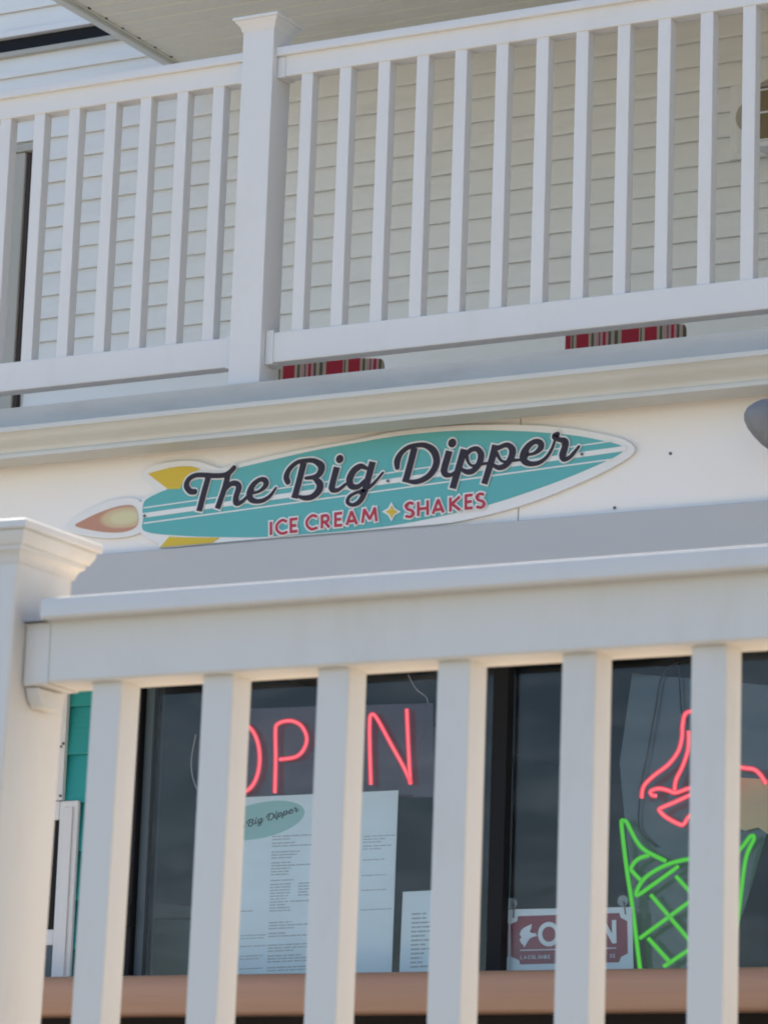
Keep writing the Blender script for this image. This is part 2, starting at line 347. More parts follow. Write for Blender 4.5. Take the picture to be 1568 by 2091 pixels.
m = MB().box(0, 0.005, 0, 0.014, -0.003, 0.003); me = bpy.data.meshes.new('clip'); m.bm.to_mesh(me); m.bm.free(); me.materials.append(DARKFRAME)
for i in range(26): o = link('clip', me, ceil); o.matrix_parent_inverse = Matrix(); o.location = (x_ce+0.037, 8.4+i*0.117, Z_CEIL)
MB().box(x_ce-0.02, XB, 7.99, 8.028, Z_CEIL-0.06, Z_CEIL+0.36, 0.006).build('front_fascia', TRIM, ceil)

# ---- deck edge, gutter, sign band
MB().box(XA, XB, Y_FASC, Y_WALL2-0.001, Z(2.36), Z(2.497), 0.004).build('deck_edge', FASCIA, B)
zl, zb = Z(2.402), Z(2.318)
MB().profile([(Y_GUT, zl), (Y_GUT-0.004, zl-0.003), (Y_GUT-0.004, zl-0.016), (Y_GUT+0.004, zl-0.020), (Y_GUT+0.010, zl-0.030), (Y_GUT+0.022, zl-0.042),
              (Y_GUT+0.036, zl-0.052), (Y_GUT+0.046, zl-0.064), (Y_GUT+0.047, zb+0.014), (Y_GUT+0.040, zb+0.012), (Y_GUT+0.040, zb+0.001), (Y_GUT+0.046, zb), (Y_FASC-0.003, zb-0.002), (Y_FASC-0.003, zl), (Y_FASC-0.008, zl), (Y_FASC-0.008, zb+0.006), (Y_GUT+0.06, zb+0.008), (Y_GUT+0.012, zl-0.02), (Y_GUT+0.008, zl)], XA, XB).build('gutter', GUTTER, B, 35)
zt, zbot = Z(2.359), Z(2.0405)
xs = at(1058, 1045, Y_PANEL).x
band = node('sign_band', B)
MB().box(XA, xs-0.0015, Y_PANEL, Y_PANEL+0.03, zbot-0.05, zt, 0.0012).build('panel', PANEL, band)
MB().box(xs+0.0015, XB, Y_PANEL+0.0006, Y_PANEL+0.03, zbot-0.05, zt, 0.0012).build('panel', PANEL, band)
MB().box(XA, XB, Y_PANEL+0.031, Y_PANEL+0.05, Z(2.0), zt).build('backing', DARKFRAME, band)
for px, py in ((1369, 926), (1255, 1037), (795, 984)):
    p = at(px, py, Y_PANEL); MB().disc(p.x, p.z, 0.0042, Y_PANEL-0.0025, 0.003, 10).build('nail', SCREW, band)
# trim beam under the band stands proud of it
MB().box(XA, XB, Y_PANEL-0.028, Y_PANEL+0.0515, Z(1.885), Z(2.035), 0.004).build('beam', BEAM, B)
MB().box(XA, XB, Y_PANEL+0.052, Y_WALL1-0.001, Z(1.90), Z(2.35)).build('lower_soffit', CEIL, B)

# ---- ground floor: teal boards, window, ledge
EX1 = at(150, 1446, Y_WALL1).z - at(150, 1544, Y_WALL1).z
W1 = node('ground_floor_wall', B)
xw0 = at(290, 1450, Y_WALL1).x
Y_LEDGE = Y_WALL1-0.30; z_w0 = at(784, 1983, Y_LEDGE).z; z_w1 = Z(1.899)
MB().box(XA, xw0-0.03, Y_WALL1, Y_WALL1+0.12, Z_DECK1, z_w1).build('sheathing', TEAL_WALL, W1)
m = MB(); m.profile([(0, 0.0), (-0.016, 0.001), (-0.017, 0.005), (-0.016, 0.016), (-0.003, EX1+0.01), (0, EX1+0.01)], -9.5, xw0-0.03)
tb = bpy.data.meshes.new('teal_board'); m.bm.to_mesh(tb); m.bm.free(); tb.materials.append(TEAL_WALL)
for k in range(-9, 2):
    zz = at(150, 1544, Y_WALL1).z + k*EX1
    if zz < Z_DECK1: continue
    o = link('teal_board', tb, W1); o.matrix_parent_inverse = Matrix(); o.location = (0, Y_WALL1-0.001, zz)
MB().box(XA, XB, Y_WALL1-0.05, Y_WALL1-0.019, Z_DECK1, at(784, 2050, Y_LEDGE).z).build('ledge_shade_panel', LEDGE_SHADE, W1)  # near-black sheet: the shade under the ledge put into the wall colour
# shop window
SW = node('shop_window', B)
xm0, xm1 = at(1000, 1700, Y_WALL1).x, at(1031, 1700, Y_WALL1).x
MB().box(xw0-0.028, xw0+0.004, Y_WALL1-0.010, Y_WALL1+0.10, z_w0-0.03, z_w1, 0.003).build('frame', DARKFRAME, SW)
MB().box(xw0+0.006, xw0+0.036, Y_WALL1+0.012, Y_WALL1+0.07, z_w0-0.03, z_w1, 0.003).build('inner_frame', GREYFRAME, SW)
MB().box(xm0, xm1, Y_WALL1-0.004, Y_WALL1+0.040, z_w0-0.03, z_w1, 0.003).build('mullion', DARKFRAME, SW)
MB().box(xw0+0.038, xm0-0.002, Y_WALL1+0.030, Y_WALL1+0.036, z_w0-0.03, z_w1).build('pane', GLASS, SW)
MB().box(xm1+0.002, XB, Y_WALL1+0.030, Y_WALL1+0.036, z_w0-0.03, z_w1).build('pane', GLASS, SW)
lt = at(278, 1872, Y_WALL1+0.02); 
MB().box(lt.x-0.028, lt.x+0.004, Y_WALL1-0.02, Y_WALL1+0.012, lt.z-0.035, lt.z+0.035, 0.008).build('latch', DARKFRAME, SW)
# ledge
zt_, zb_ = at(784, 1983, Y_LEDGE).z, at(784, 2072, Y_LEDGE).z
pf = [(Y_LEDGE+0.004, zb_+0.004), (Y_LEDGE, zb_+0.012), (Y_LEDGE-0.003, zt_-0.036), (Y_LEDGE, zt_-0.024), (Y_LEDGE+0.010, zt_-0.010), (Y_LEDGE+0.024, zt_-0.002), (Y_LEDGE+0.045, zt_), (Y_WALL1-0.002, zt_+0.004), (Y_WALL1-0.002, zb_+0.02), (Y_LEDGE+0.06, zb_+0.02), (Y_LEDGE+0.06, zb_), (Y_LEDGE+0.012, zb_)]
MB().profile(pf, at(60, 2000, Y_LEDGE).x-0.4, XB).build('window_ledge', LEDGE, B, 40)
# room behind the glass
rm = node('shop_room', B)
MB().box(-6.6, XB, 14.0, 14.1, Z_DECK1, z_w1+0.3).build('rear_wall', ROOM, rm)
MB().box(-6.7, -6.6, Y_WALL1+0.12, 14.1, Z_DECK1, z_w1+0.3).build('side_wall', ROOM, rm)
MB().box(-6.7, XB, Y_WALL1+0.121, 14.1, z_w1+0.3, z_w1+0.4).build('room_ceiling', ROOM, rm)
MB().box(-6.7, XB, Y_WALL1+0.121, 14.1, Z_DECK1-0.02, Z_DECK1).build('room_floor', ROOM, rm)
# left window with white frame
LW = node('side_window', B)
a = at(162, 1635, Y_WALL1-0.03); b = at(122, 1675, Y_WALL1-0.03); c = at(104, 1899, Y_WALL1-0.03); e = at(104, 1931, Y_WALL1-0.03)
yf = Y_WALL1-0.034
zb0 = z_w0-0.04
MB().box(b.x, a.x, yf, Y_WALL1-0.018, zb0, a.z, 0.006).build('frame', TRIM, LW)
MB().box(b.x+0.02, a.x-0.016, yf-0.008, yf-0.0005, zb0, a.z-0.02, 0.003).build('frame_bead', TRIM, LW)
MB().box(b.x-0.72, b.x-0.001, yf+0.001, Y_WALL1-0.018, b.z, a.z, 0.004).build('frame', TRIM, LW)
MB().box(b.x-0.72, b.x-0.001, yf+0.003, Y_WALL1-0.018, e.z, c.z, 0.004).build('rail', TRIM, LW)
MB().box(b.x-0.70, b.x-0.002, yf+0.005, Y_WALL1-0.019, c.z+0.001, b.z-0.001).build('pane', DARKFRAME, LW)
MB().box(b.x-0.70, b.x-0.002, yf+0.005, Y_WALL1-0.019, zb0, e.z-0.001).build('pane', GREYFRAME, LW)
p0, p1 = at(98, 1500, Y_WALL1-0.03), at(136, 1500, Y_WALL1-0.03)
ct = MB().box(p0.x-0.09, p1.x, Y_WALL1-0.036, Y_WALL1-0.0185, a.z+0.002, z_w1-0.001, 0.003).build('corner_trim', TRIM, W1)
for px, py in ((125, 1525), (130, 1519), (124, 1626)):
    p = at(px, py, Y_WALL1-0.036); MB().disc(p.x, p.z, 0.0045, Y_WALL1-0.040, 0.004, 10).build('screw', SCREW, W1)

# ================================================================== unseen house added right of the deck to bounce warm light
NB = thing('added_bounce_house', 'unseen cream house added beyond the right end of the deck to bounce warm light', 'building', (6.5, 1.0, 0))
NX = 3.3
MB().box(NX+0.02, 10.0, -2.6, 5.6, 0.0, 6.2).build('walls', CREAM, NB)
m = MB(); m.box(-0.012, 0.0, -2.6, 5.6, 0.0, 0.145, 0.003, 1); nm_ = bpy.data.meshes.new('clapboard'); m.bm.to_mesh(nm_); m.bm.free(); nm_.materials.append(CREAM)
for k in range(41):
    o = link('clapboard', nm_, NB); o.matrix_parent_inverse = NB.matrix_world.inverted(); o.location = (NX+0.019, 0, 0.05+k*0.15)
for yy in (-1.2, 4.0):
    wn = MB().box(NX-0.03, NX+0.018, yy-0.5, yy+0.5, 3.5, 5.0, 0.006).build('window', TRIM, NB)
    MB().box(NX-0.034, NX-0.0305, yy-0.42, yy+0.42, 3.58, 4.92).build('pane', DARKFRAME, wn)
nr = MB(); b2 = bmesh.new()
vv = [b2.verts.new(v) for v in ((NX-0.3, -2.9, 6.205), (10.3, -2.9, 6.205), (10.3, 5.9, 6.205), (NX-0.3, 5.9, 6.205), (6.7, -2.9, 8.3), (6.7, 5.9, 8.3))]
for f in ((0, 3, 5, 4), (1, 4, 5, 2), (0, 4, 1), (3, 2, 5), (0, 1, 2, 3)): b2.faces.new([vv[i] for i in f])
nr.add(b2); nr.build('roof', ROOFING, NB)

# ================================================================== railings
def post_cap(m, cx, cy, h, z0, s=1.0):
    m.rings(cx, cy, [(h+0.001, z0), (h+0.003*s, z0+0.003*s), (h+0.0045*s, z0+0.010*s), (h+0.009*s, z0+0.020*s), (h+0.0165*s, z0+0.027*s), (h+0.0185*s, z0+0.030*s), (h+0.0185*s, z0+0.0325*s),
                     (h+0.0235*s, z0+0.0335*s), (h+0.0245*s, z0+0.036*s), (h+0.0245*s, z0+0.041*s), (h+0.022*s, z0+0.044*s), (h*0.15, z0+0.060*s)])
    return m
def rail_profile(yb, z_top, z_bot, cap_h, proud, depth, off):
    """top rail: a wider cap over a board; yb is the baluster front plane"""
    y0 = yb-off; y1 = yb-off+depth; c0 = y0-proud; c1 = y1+proud; zc = z_top-cap_h; r = 0.0030
    return [(y0, z_bot+0.002), (y0, zc-0.004), (y0-0.001, zc), (c0+0.002, zc), (c0, zc+0.002), (c0, z_top-r), (c0+0.0009, z_top-0.0009), (c0+r, z_top),
            (c1-r, z_top), (c1, z_top-r), (c1, zc), (y1, zc-0.001), (y1, z_bot+0.002), (y1-0.002, z_bot), (y0+0.002, z_bot)]

# ---- balcony railing
UR = thing('balcony_railing', 'white vinyl balcony railing with square balusters above the cream gutter', 'railing', (-5.1, 8.4, Z_DECK2))
zT, zR, zB1, zB0 = Z(3.5035), Z(3.4168), Z(2.6500), Z(2.562)
Yb = 8.38; bw = 0.038
px0, px1 = at(482, 400, 8.345).x, at(545, 400, 8.345).x
hw = (px1-px0)/2; pcx = (px0+px1)/2; pcy = 8.345+hw
post = MB().box(px0, px1, 8.345, 8.345+2*hw, Z(2.498), Z(3.562), 0.003).build('post', VINYL, UR)
post_cap(MB(), pcx, pcy, hw, Z(3.556), 0.98).build('post_cap', VINYL, post, 30)
rp = rail_profile(Yb, zT, zR, 0.026, 0.015, 0.050, 0.004)
for xa, xb in ((XA+3.0, px0-0.001), (px1+0.001, 1.5)):
    MB().profile(rp, xa, xb).build('top_rail', VINYL, UR, 30)
    MB().box(xa, xb, Yb-0.006, Yb+0.046, zB0, zB1, 0.004).build('bottom_rail', VINYL, UR)
    xe = px0 if xb < -4 else px1; s = -1 if xb < -4 else 1
    xs_ = sorted((xe+s*0.0012, xe+s*0.026))
    MB().box(xs_[0], xs_[1], Yb-0.0085, Yb+0.050, zR-0.004, zT-0.028, 0.002).build('bracket', VINYL, UR)
    MB().box(xs_[0], xs_[1], Yb-0.0105, Yb+0.052, zB0-0.005, zB1+0.006, 0.002).build('bracket', VINYL, UR)
m = MB().box(0, bw, 0, bw, zB1-0.01, zR+0.01, 0.0025); bal = bpy.data.meshes.new('baluster'); m.bm.to_mesh(bal); m.bm.free(); bal.materials.append(VINYL)
for x in [-4.9757+k*0.125 for k in range(0, 30)] + [-5.8997+k*0.125 for k in range(-12, 6)]:
    o = link('baluster', bal, UR); o.matrix_parent_inverse = UR.matrix_world.inverted(); o.location = (x+random.uniform(-0.0006, 0.0006), Yb, 0); o.rotation_euler = (0, random.uniform(-0.0006, 0.0006), 0)

# ---- near deck railing
LR = thing('deck_railing', 'white vinyl deck railing in the foreground with square post and balusters', 'railing', (-1.9, 2.7, Z_DECK1))
Yl = 2.690; sp = 0.12; lw = 0.0325
pR, pF, ps = -1.862, 2.6575, 0.092
post = MB().box(pR-ps, pR, pF, pF+ps, Z_DECK1, Z(0.655), 0.004, 3).build('post', VINYL_NEAR, LR)
h_ = ps/2; z_ = Z(0.6475)
near_cap = MB().rings(pR-h_, pF+h_, [(h_+a_, z_+b_) for a_, b_ in ((.0010, 0), (.0020, .0040), (.0040, .0085), (.0070, .0110), (.0080, .0115), (.0080, .0150), (.0105, .0156), (.0120, .0185), (.0140, .0225), (.0150, .0262), (.0150, .0272), (.0138, .0276), (.0138, .0288), (.0185, .0290), (.0190, .0296), (.0190, .0362), (.0175, .0374), (-.040, .0480))])
near_cap.build('post_cap', VINYL_NEAR, post, 30)
zT, zR = Z(0.6125), Z(0.5365)
pv = Matrix.Translation((pR, pF, Z(0.62))); post.matrix_basis = pv @ Matrix.Rotation(0.0185, 4, 'Y') @ pv.inverted()   # the post leans a little
rp = rail_profile(Yl, zT, zR, 0.0195, 0.019, 0.052, 0.012)
xe = at(101, 1330, Yl-0.012).x
MB().profile(rp, xe+0.0006, 1.3).build('top_rail', VINYL_NEAR, LR, 30)
cp = rail_profile(Yl, zT, zR, 0.0195, 0.011, 0.052, 0.012)
bk = MB().profile([(y if y > Yl else y-0.0004, z-(0.0015 if z < zR+0.01 else 0)) for y, z in cp if z < zT-0.018] , pR+0.0006, xe).build('bracket', VINYL_NEAR, LR, 30)
cap_x = at(87, 1240, Yl-0.031).x
MB().box(cap_x, xe, Yl-0.0306, Yl+0.0586, zT-0.0192, zT-0.0004, 0.002).build('cap_end', VINYL_NEAR, bk)
cap_b = MB().profile([(Yl-0.008, zR-0.003), (Yl-0.004, zR-0.013), (Yl+0.003, zR-0.020), (Yl+0.033, zR-0.020), (Yl+0.037, zR-0.003)], pR+0.0006, pR+0.014).build('support_block', VINYL_NEAR, bk, 30)
MB().box(pR+0.0008, 1.3, Yl-0.012, Yl+0.040, Z_DECK1+0.08, Z_DECK1+0.15, 0.004).build('bottom_rail', VINYL_NEAR, LR)
MB().box(1.3015, 1.3015+ps, pF, pF+ps, Z_DECK1, Z(0.655), 0.004, 3).build('post', VINYL_NEAR, LR)
m = MB().box(0, lw, 0, lw, Z_DECK1+0.14, zR+0.01, 0.0022, 3); bal = bpy.data.meshes.new('baluster'); m.bm.to_mesh(bal); m.bm.free(); bal.materials.append(VINYL_NEAR)
for k in range(0, 26):
    o = link('baluster', bal, LR); o.matrix_parent_inverse = LR.matrix_world.inverted(); th_ = (0.014, 0.0065, 0.002, 0, 0, -0.002)[k] if k < 6 else 0; o.rotation_euler = (0, th_, 0); o.location = (-1.7962+k*sp-zR*math.sin(th_)+(0.0022, 0.001, 0, 0, 0, 0)[min(k, 5)], Yl, 0)

# ================================================================== surfboard sign
def flame_mat():
    """printed flame: orange rim melting into a pale yellow core"""
    m = bpy.data.materials.new('printed_flame'); m.use_nodes = True; t = m.node_tree; b = t.nodes['Principled BSDF']; b.inputs['Roughness'].default_value = 0.4
    geo = t.nodes.new('ShaderNodeNewGeometry'); c_ = at(254, 1057, Y_PANEL-0.013)
    mp = t.nodes.new('ShaderNodeMapping'); mp.vector_type = 'POINT'
    sx, sz = 757/72.0, 757/27.0
    mp.inputs['Location'].default_value = (-c_.x*sx, 0, -c_.z*sz); mp.inputs['Scale'].default_value = (sx, 0, sz); t.links.new(geo.outputs['Position'], mp.inputs[0])
    ln = t.nodes.new('ShaderNodeVectorMath'); ln.operation = 'LENGTH'; t.links.new(mp.outputs[0], ln.inputs[0])
    cr = t.nodes.new('ShaderNodeValToRGB'); t.links.new(ln.outputs['Value'], cr.inputs[0]); cr.color_ramp.interpolation = 'EASE'
    e = cr.color_ramp.elements; e[0].position = 0.35; e[0].color = (0.60, 0.58, 0.35, 1); e[1].position = 0.98; e[1].color = (0.47, 0.24, 0.16, 1)
    q = e.new(0.70); q.color = (0.56, 0.45, 0.28, 1)
    t.links.new(cr.outputs[0], b.inputs['Base Color']); return m
YS = Y_PANEL - 0.012                       # front face of the white board
SG = thing('surfboard_sign', 'teal surfboard shop sign with yellow fins, flame and black script lettering', 'sign', at(700, 1085, YS))
body_w = [(284, 1040), (289, 1024), (298, 1014), (308, 1009), (316, 1005.5), (318.5, 1003), (316, 1000), (308, 993.5), (299, 986), (292, 979), (290, 970), (297, 959), (321, 948), (369, 941), (404, 942), (436, 952), (456, 955), (519, 939), (600, 921), (720, 899), (819, 879), (937, 868.5), (1056, 867),
          (1155, 873.5), (1234, 887), (1273, 897), (1291, 908), (1295, 919), (1281, 935), (1234, 962.5), (1174, 990), (1095, 1022), (1016, 1046), (917, 1067.5), (800, 1078), (700, 1087), (560, 1098), (420, 1110.5), (329, 1118), (322, 1108), (306, 1102), (292, 1094), (284, 1080), (282, 1060)]
flame_w = [(136, 1071), (163, 1050), (203, 1030), (238, 1019), (274, 1018), (290, 1030), (293, 1060), (288, 1084), (266, 1094), (226, 1099), (179, 1095), (145, 1086)]
MB().plate(outline(smooth_path(body_w, 4, True), YS), YS, Y_PANEL-0.0012).build('board', SIGNWHITE, SG)
MB().plate(outline(smooth_path(flame_w, 4, True), YS), YS+0.0004, Y_PANEL-0.0016).build('flame_board', SIGNWHITE, SG)
L1, L2, L3, L4, L5 = [YS - 0.0012*i for i in (1, 2, 3, 4, 5)]
teal = [(291, 1040), (296, 1022), (318, 1009), (345, 998), (410, 977), (480, 957), (560, 938), (640, 920), (720, 905.5), (819, 889), (937, 879), (1056, 880), (1120, 884), (1180, 890), (1240, 902), (1268, 910), (1272, 919), (1258, 931), (1200, 958),
        (1120, 990), (1010, 1027), (900, 1054), (800, 1073), (700, 1084.5), (600, 1092.5), (520, 1097), (420, 1096), (340, 1092), (302, 1087), (290, 1078), (292, 1060)]
T = MB().plate(outline(smooth_path(teal, 4, True), L1), L1, L1+0.001).build('teal_field', TEAL, SG)
def line_px(m, a, b, wpx, Y):
    s_ = 1/757.0
    A, Bq = xz(*a, Y), xz(*b, Y); m.stroke([(*A, wpx*s_), (*Bq, wpx*s_)], Y, 0.0009, False)
m = MB(); line_px(m, (293, 1037), (1252, 900), 2.6, L2); line_px(m, (286, 1053.5), (1279, 915), 10.5, L2+0.0002); line_px(m, (293, 1068.5), (1262, 936), 3.0, L2+0.0001)
m.build('stripes', SIGNWHITE, SG)
MB().plate(outline([(302, 967.5), (320, 962), (345, 955.5), (368, 952), (390, 952), (409, 957), (392, 966), (379, 975), (371, 989), (368, 998), (343, 999)], L1), L1-0.0004, L1+0.001).build('fin', YELLOW, SG)
MB().plate(outline([(345, 1096), (380, 1097.5), (449, 1098), (433, 1108.5), (327, 1117.2)], L1), L1-0.0004, L1+0.001).build('fin', YELLOW, SG)
fl = [(153, 1073), (172, 1061), (199, 1048), (238, 1034.5), (270, 1032), (281, 1048), (280, 1072), (258, 1085), (219, 1087), (179, 1081)]
MB().plate(outline(smooth_path(fl, 4, True), L1), L1, L1+0.001).build('flame', flame_mat(), SG)

# lettering: pen strokes (x, y, width) read in four enlarged crops: origin, scale
CROPS = {'A': (360, 930, 7.129), 'B': (560, 910, 6.535), 'C': (790, 880, 7.128), 'D': (980, 870, 6.816), 'E': (530, 1000, 3.268)}
SCRIPT = {
 'T': [('A', 1, [(268,528,88),(200,520,98),(146,440,98),(180,345,84),(280,288,76),(420,285,78),(560,294,80),(690,285,80),(775,245,85),(836,180,84)]), ('A', 0, [(466,305,100),(395,560,102),(330,812,102)])],
 'h': [('A', 0, [(755,262,100),(695,490,98),(596,775,98)]), ('A', 1, [(715,500,50),(790,415,80),(880,410,88),(908,470,104),(872,580,98),(862,672,96),(892,700,78),(960,668,62),(1030,600,55)])],
 'e': [('A', 1, [(1125,546,44),(1220,512,54),(1302,430,90),(1290,362,90),(1215,352,74),(1120,425,92),(1064,545,108),(1085,635,98),(1165,668,74),(1270,650,70),(1370,580,58),(1448,470,36)])],
 'B': [('B', 0, [(392,225,100),(330,470,98),(265,702,100)]), ('B', 1, [(180,484,84),(160,415,92),(200,315,76),(300,225,64),(420,198,62),(540,205,76),(628,275,108),(608,365,96),(540,415,70),(420,432,48)]), ('B', 1, [(530,432,60),(606,510,108),(592,600,108),(510,678,86),(410,698,74),(300,672,40)])],
 'i': [('B', 0, [(834,285,102),(790,450,98),(764,560,98)]), ('B', 1, [(764,560,98),(784,592,80),(852,590,58),(945,518,48)])],
 'g': [('B', 1, [(1225,300,54),(1150,275,84),(1060,335,102),(1004,450,108),(1030,540,92),(1120,545,72),(1205,470,60)]), ('B', 0, [(1312,214,104),(1262,400,104),(1210,590,98)]), ('B', 1, [(1210,590,98),(1175,690,86),(1120,760,74),(1040,792,54),(975,755,54),(1000,682,54),(1080,632,46),(1230,578,50),(1330,498,48),(1448,360,34)])],
 'D': [('C', 0, [(400,245,114),(340,480,112),(265,748,112)]), ('C', 1, [(150,528,82),(150,430,108),(205,322,86),(310,238,74),(450,205,74),(570,214,86),(680,292,112),(722,420,114),(690,550,108),(600,660,96),(490,722,86),(390,742,74),(290,728,44)])],
 'i2': [('C', 0, [(908,290,116),(860,450,114),(828,570,112)]), ('C', 1, [(828,570,112),(852,630,94),(930,640,62),(1020,575,46)])],
 'p': [('C', 0, [(1122,264,116),(1060,480,114),(955,838,112)]), ('C', 1, [(1150,340,76),(1230,272,76),(1320,266,84),(1370,355,108),(1338,480,102),(1250,580,92),(1160,594,80),(1090,560,56)]), ('C', 1, [(1160,370,60),(1190,465,44),(1250,506,42),(1340,488,54),(1450,470,44)])],
 'p2': [('D', 0, [(216,262,110),(160,480,106),(58,806,98)]), ('D', 1, [(262,300,70),(380,262,74),(452,335,106),(425,455,100),(350,550,86),(260,578,76),(190,545,52)]), ('D', 1, [(235,380,56),(285,470,42),(350,496,40),(450,478,50),(560,470,38)])],
 'e2': [('D', 1, [(650,402,38),(760,376,52),(846,300,92),(838,232,88),(760,216,76),(662,290,96),(602,405,112),(622,490,98),(710,526,74),(830,505,64),(930,428,54),(1000,315,46),(1042,200,40)])],
 'r': [('D', 1, [(1078,112,74),(1040,145,92),(1100,185,72),(1185,212,92),(1180,300,102),(1148,400,104),(1168,458,82),(1240,440,60),(1310,368,54),(1376,284,38)])],
}
DOTS = [('B', 872, 178, 60), ('C', 950, 175, 68)]
BLOCK = [  # ICE CREAM + SHAKES, straight and curved strokes in crop E
 [[(75,213),(75,302)]], [[(182,214),(150,203),(116,232),(115,268),(145,292),(186,281)]], [[(208,194),(208,286)],[(200,199),(252,193)],[(208,241),(245,237)],[(200,281),(252,276)]],
 [[(384,181),(350,172),(316,205),(318,240),(346,263),(386,252)]], [[(415,168),(415,258)],[(415,175),(448,172),(458,191),(448,211),(415,215)],[(432,212),(466,252)]], [[(505,157),(505,246)],[(497,161),(551,155)],[(505,200),(545,196)],[(497,241),(551,236)]],
 [[(580,236),(612,143)],[(612,143),(648,230)],[(592,211),(638,206)]], [[(685,222),(698,128)],[(698,130),(736,198)],[(736,198),(768,118)],[(768,118),(779,211)]],
 [[(1026,95),(1000,87),(974,106),(986,128),(1014,139),(1026,160),(1005,180),(971,176)]], [[(1058,80),(1058,176)],[(1120,70),(1120,169)],[(1058,129),(1120,122)]], [[(1155,161),(1190,64)],[(1190,64),(1226,152)],[(1168,135),(1213,129)]],
 [[(1272,51),(1272,146)],[(1336,44),(1280,97)],[(1284,95),(1338,137)]], [[(1375,37),(1375,131)],[(1367,41),(1421,34)],[(1375,82),(1415,78)],[(1367,126),(1421,120)]], [[(1497,33),(1470,27),(1447,45),(1458,67),(1488,78),(1499,98),(1478,118),(1445,113)]]]
def crop_pt(c, x, y): ox, oy, s_ = CROPS[c]; return (ox+x/s_, oy+y/s_)
PXM = 1/757.0
def script_strokes(extra_px):
    """all strokes of the script words as (photo px x, y, width px)"""
    out = {}
    for k, st in SCRIPT.items():
        L = []
        for c, rnd, pts in st:
            s_ = CROPS[c][2]
            q = smooth_path([(*crop_pt(c, x, y), wd/s_) for x, y, wd in pts], 6)
            L.append((rnd, [(x, y, wd+2*extra_px) for x, y, wd in q]))
        out[k] = L
    return out
def draw_script(root, extra, Y, name, material, xf=lambda x, y, Y: xz(x, y, Y), wscale=PXM, th=0.0010, dz=0.00004, dots=True, each=True):
    i = 0; big = MB() if not each else None
    for k, L in script_strokes(extra).items():
        m = MB() if each else big
        for rnd, pts in L:
            q = [(*xf(x, y, Y), wd*wscale) for x, y, wd in pts]
            if extra and not rnd:  # lengthen the outline of flat-ended stems
                for a_, b_ in ((0, 1), (-1, -2)):
                    dx, dz_ = q[a_][0]-q[b_][0], q[a_][1]-q[b_][1]; l = math.hypot(dx, dz_); q[a_] = (q[a_][0]+dx/l*extra*wscale, q[a_][1]+dz_/l*extra*wscale, q[a_][2])
            m.stroke(q, Y - i*dz, th, bool(rnd)); i += 1
        if k in ('i', 'i2') and dots:
            c, x, y, r_ = DOTS[0 if k == 'i' else 1]; p = xf(*crop_pt(c, x, y), Y); m.disc(p[0], p[1], (r_/CROPS[c][2]+extra)*wscale, Y - i*dz, th, 24)
        if each: m.build(name, material, root)
    if not each: return big.build(name, material, root)
draw_script(SG, 3.4, L3, 'letter_outline', SIGNWHITE, th=0.0006)
draw_script(SG, 0.0, L5, 'letter', INK)
for i, (extra, Y, nm, M_) in enumerate(((3.3, L3-0.0002, 'small_letter_outline', SIGNWHITE), (0.0, L5+0.0003, 'small_letter', SIGNRED))):
    for j, strokes in enumerate(BLOCK):
        m = MB()
        for q, st in enumerate(strokes):
            pts = [crop_pt('E', x, y) for x, y in st]
            if len(pts) > 2: pts = smooth_path(pts, 5)
            pts = [(*xz(x, y, Y), (6.3+2*extra)*PXM) for x, y in pts]
            if extra:
                for a_, b_ in ((0, 1), (-1, -2)):
                    dx, dz_ = pts[a_][0]-pts[b_][0], pts[a_][1]-pts[b_][1]; l = math.hypot(dx, dz_); pts[a_] = (pts[a_][0]+dx/l*extra*PXM, pts[a_][1]+dz_/l*extra*PXM, pts[a_][2])
            m.stroke(pts, Y - q*0.00005 - (j % 2)*0.00025*(i == 0), 0.0006, False)
        m.build(nm, M_, SG)
def star_pts(cx, cy, rx, ry, k): return [(cx+rx*a_, cy+ry*b_) for a_, b_ in ((0,-1),(k,-k),(1,0),(k,k),(0,1),(-k,k),(-1,0),(-k,-k))]
cx, cy = crop_pt('E', 880, 147)
MB().plate(outline(star_pts(cx, cy, 19.5, 20, 0.36), L3), L3-0.0006, L3+0.0004).build('star_outline', SIGNWHITE, SG)
MB().plate(outline(star_pts(cx, cy, 12.5, 13.5, 0.34), L5), L5, L5+0.001).build('star', YELLOW, SG)
for px, py in ((295, 1053.5), (792, 982), (1188, 927)):
    p = at(px, py, L4); MB().disc(p.x, p.z, 0.0042, L5-0.001, 0.003, 12).build('screw', SCREW, SG)

# ================================================================== window signs
YN = Y_WALL1 + 0.075                       # neon hangs just behind the glass
def neon(root, name, mat_, crop, strokes, r=0.0075, closed=False, Y=YN):
    ox, oy, s_ = crop
    for st in strokes:
        pts = smooth_path(st, 6, closed)
        P_ = [at(ox+x/s_, oy+y/s_, Y) for x, y in pts]; tb_ = MB().tube(P_, r, 10, closed).build(name, mat_, root)
        MB().tube(P_, r*0.52, 8, closed).build('gas_core', NEON_RC if mat_ is NEON_R else NEON_GC, tb_)
CR4, CR5, CR6 = (380, 1420, 3.015), (1220, 1340, 4.506), (1000, 1640, 2.761)
NO = thing('neon_open_sign', 'red neon OPEN sign glowing on a dark panel in the shop window', 'neon sign', at(660, 1625, YN))
el = [(345+108*math.cos(t_*math.pi/10), 388+208*math.sin(t_*math.pi/10)) for t_ in range(20)]
neon(NO, 'letter_tube', NEON_R, CR4, [el], closed=True)
def neon_letter(strokes):
    m = MB(); m2 = MB()
    for st in strokes:
        P_ = [at(CR4[0]+x/CR4[2], CR4[1]+y/CR4[2], YN) for x, y in (smooth_path(st, 6) if len(st) > 2 else st)]
        m.tube(P_, 0.0072, 10); m2.tube(P_, 0.0037, 8)
    m2.build('gas_core', NEON_RC, m.build('letter_tube', NEON_R, NO))
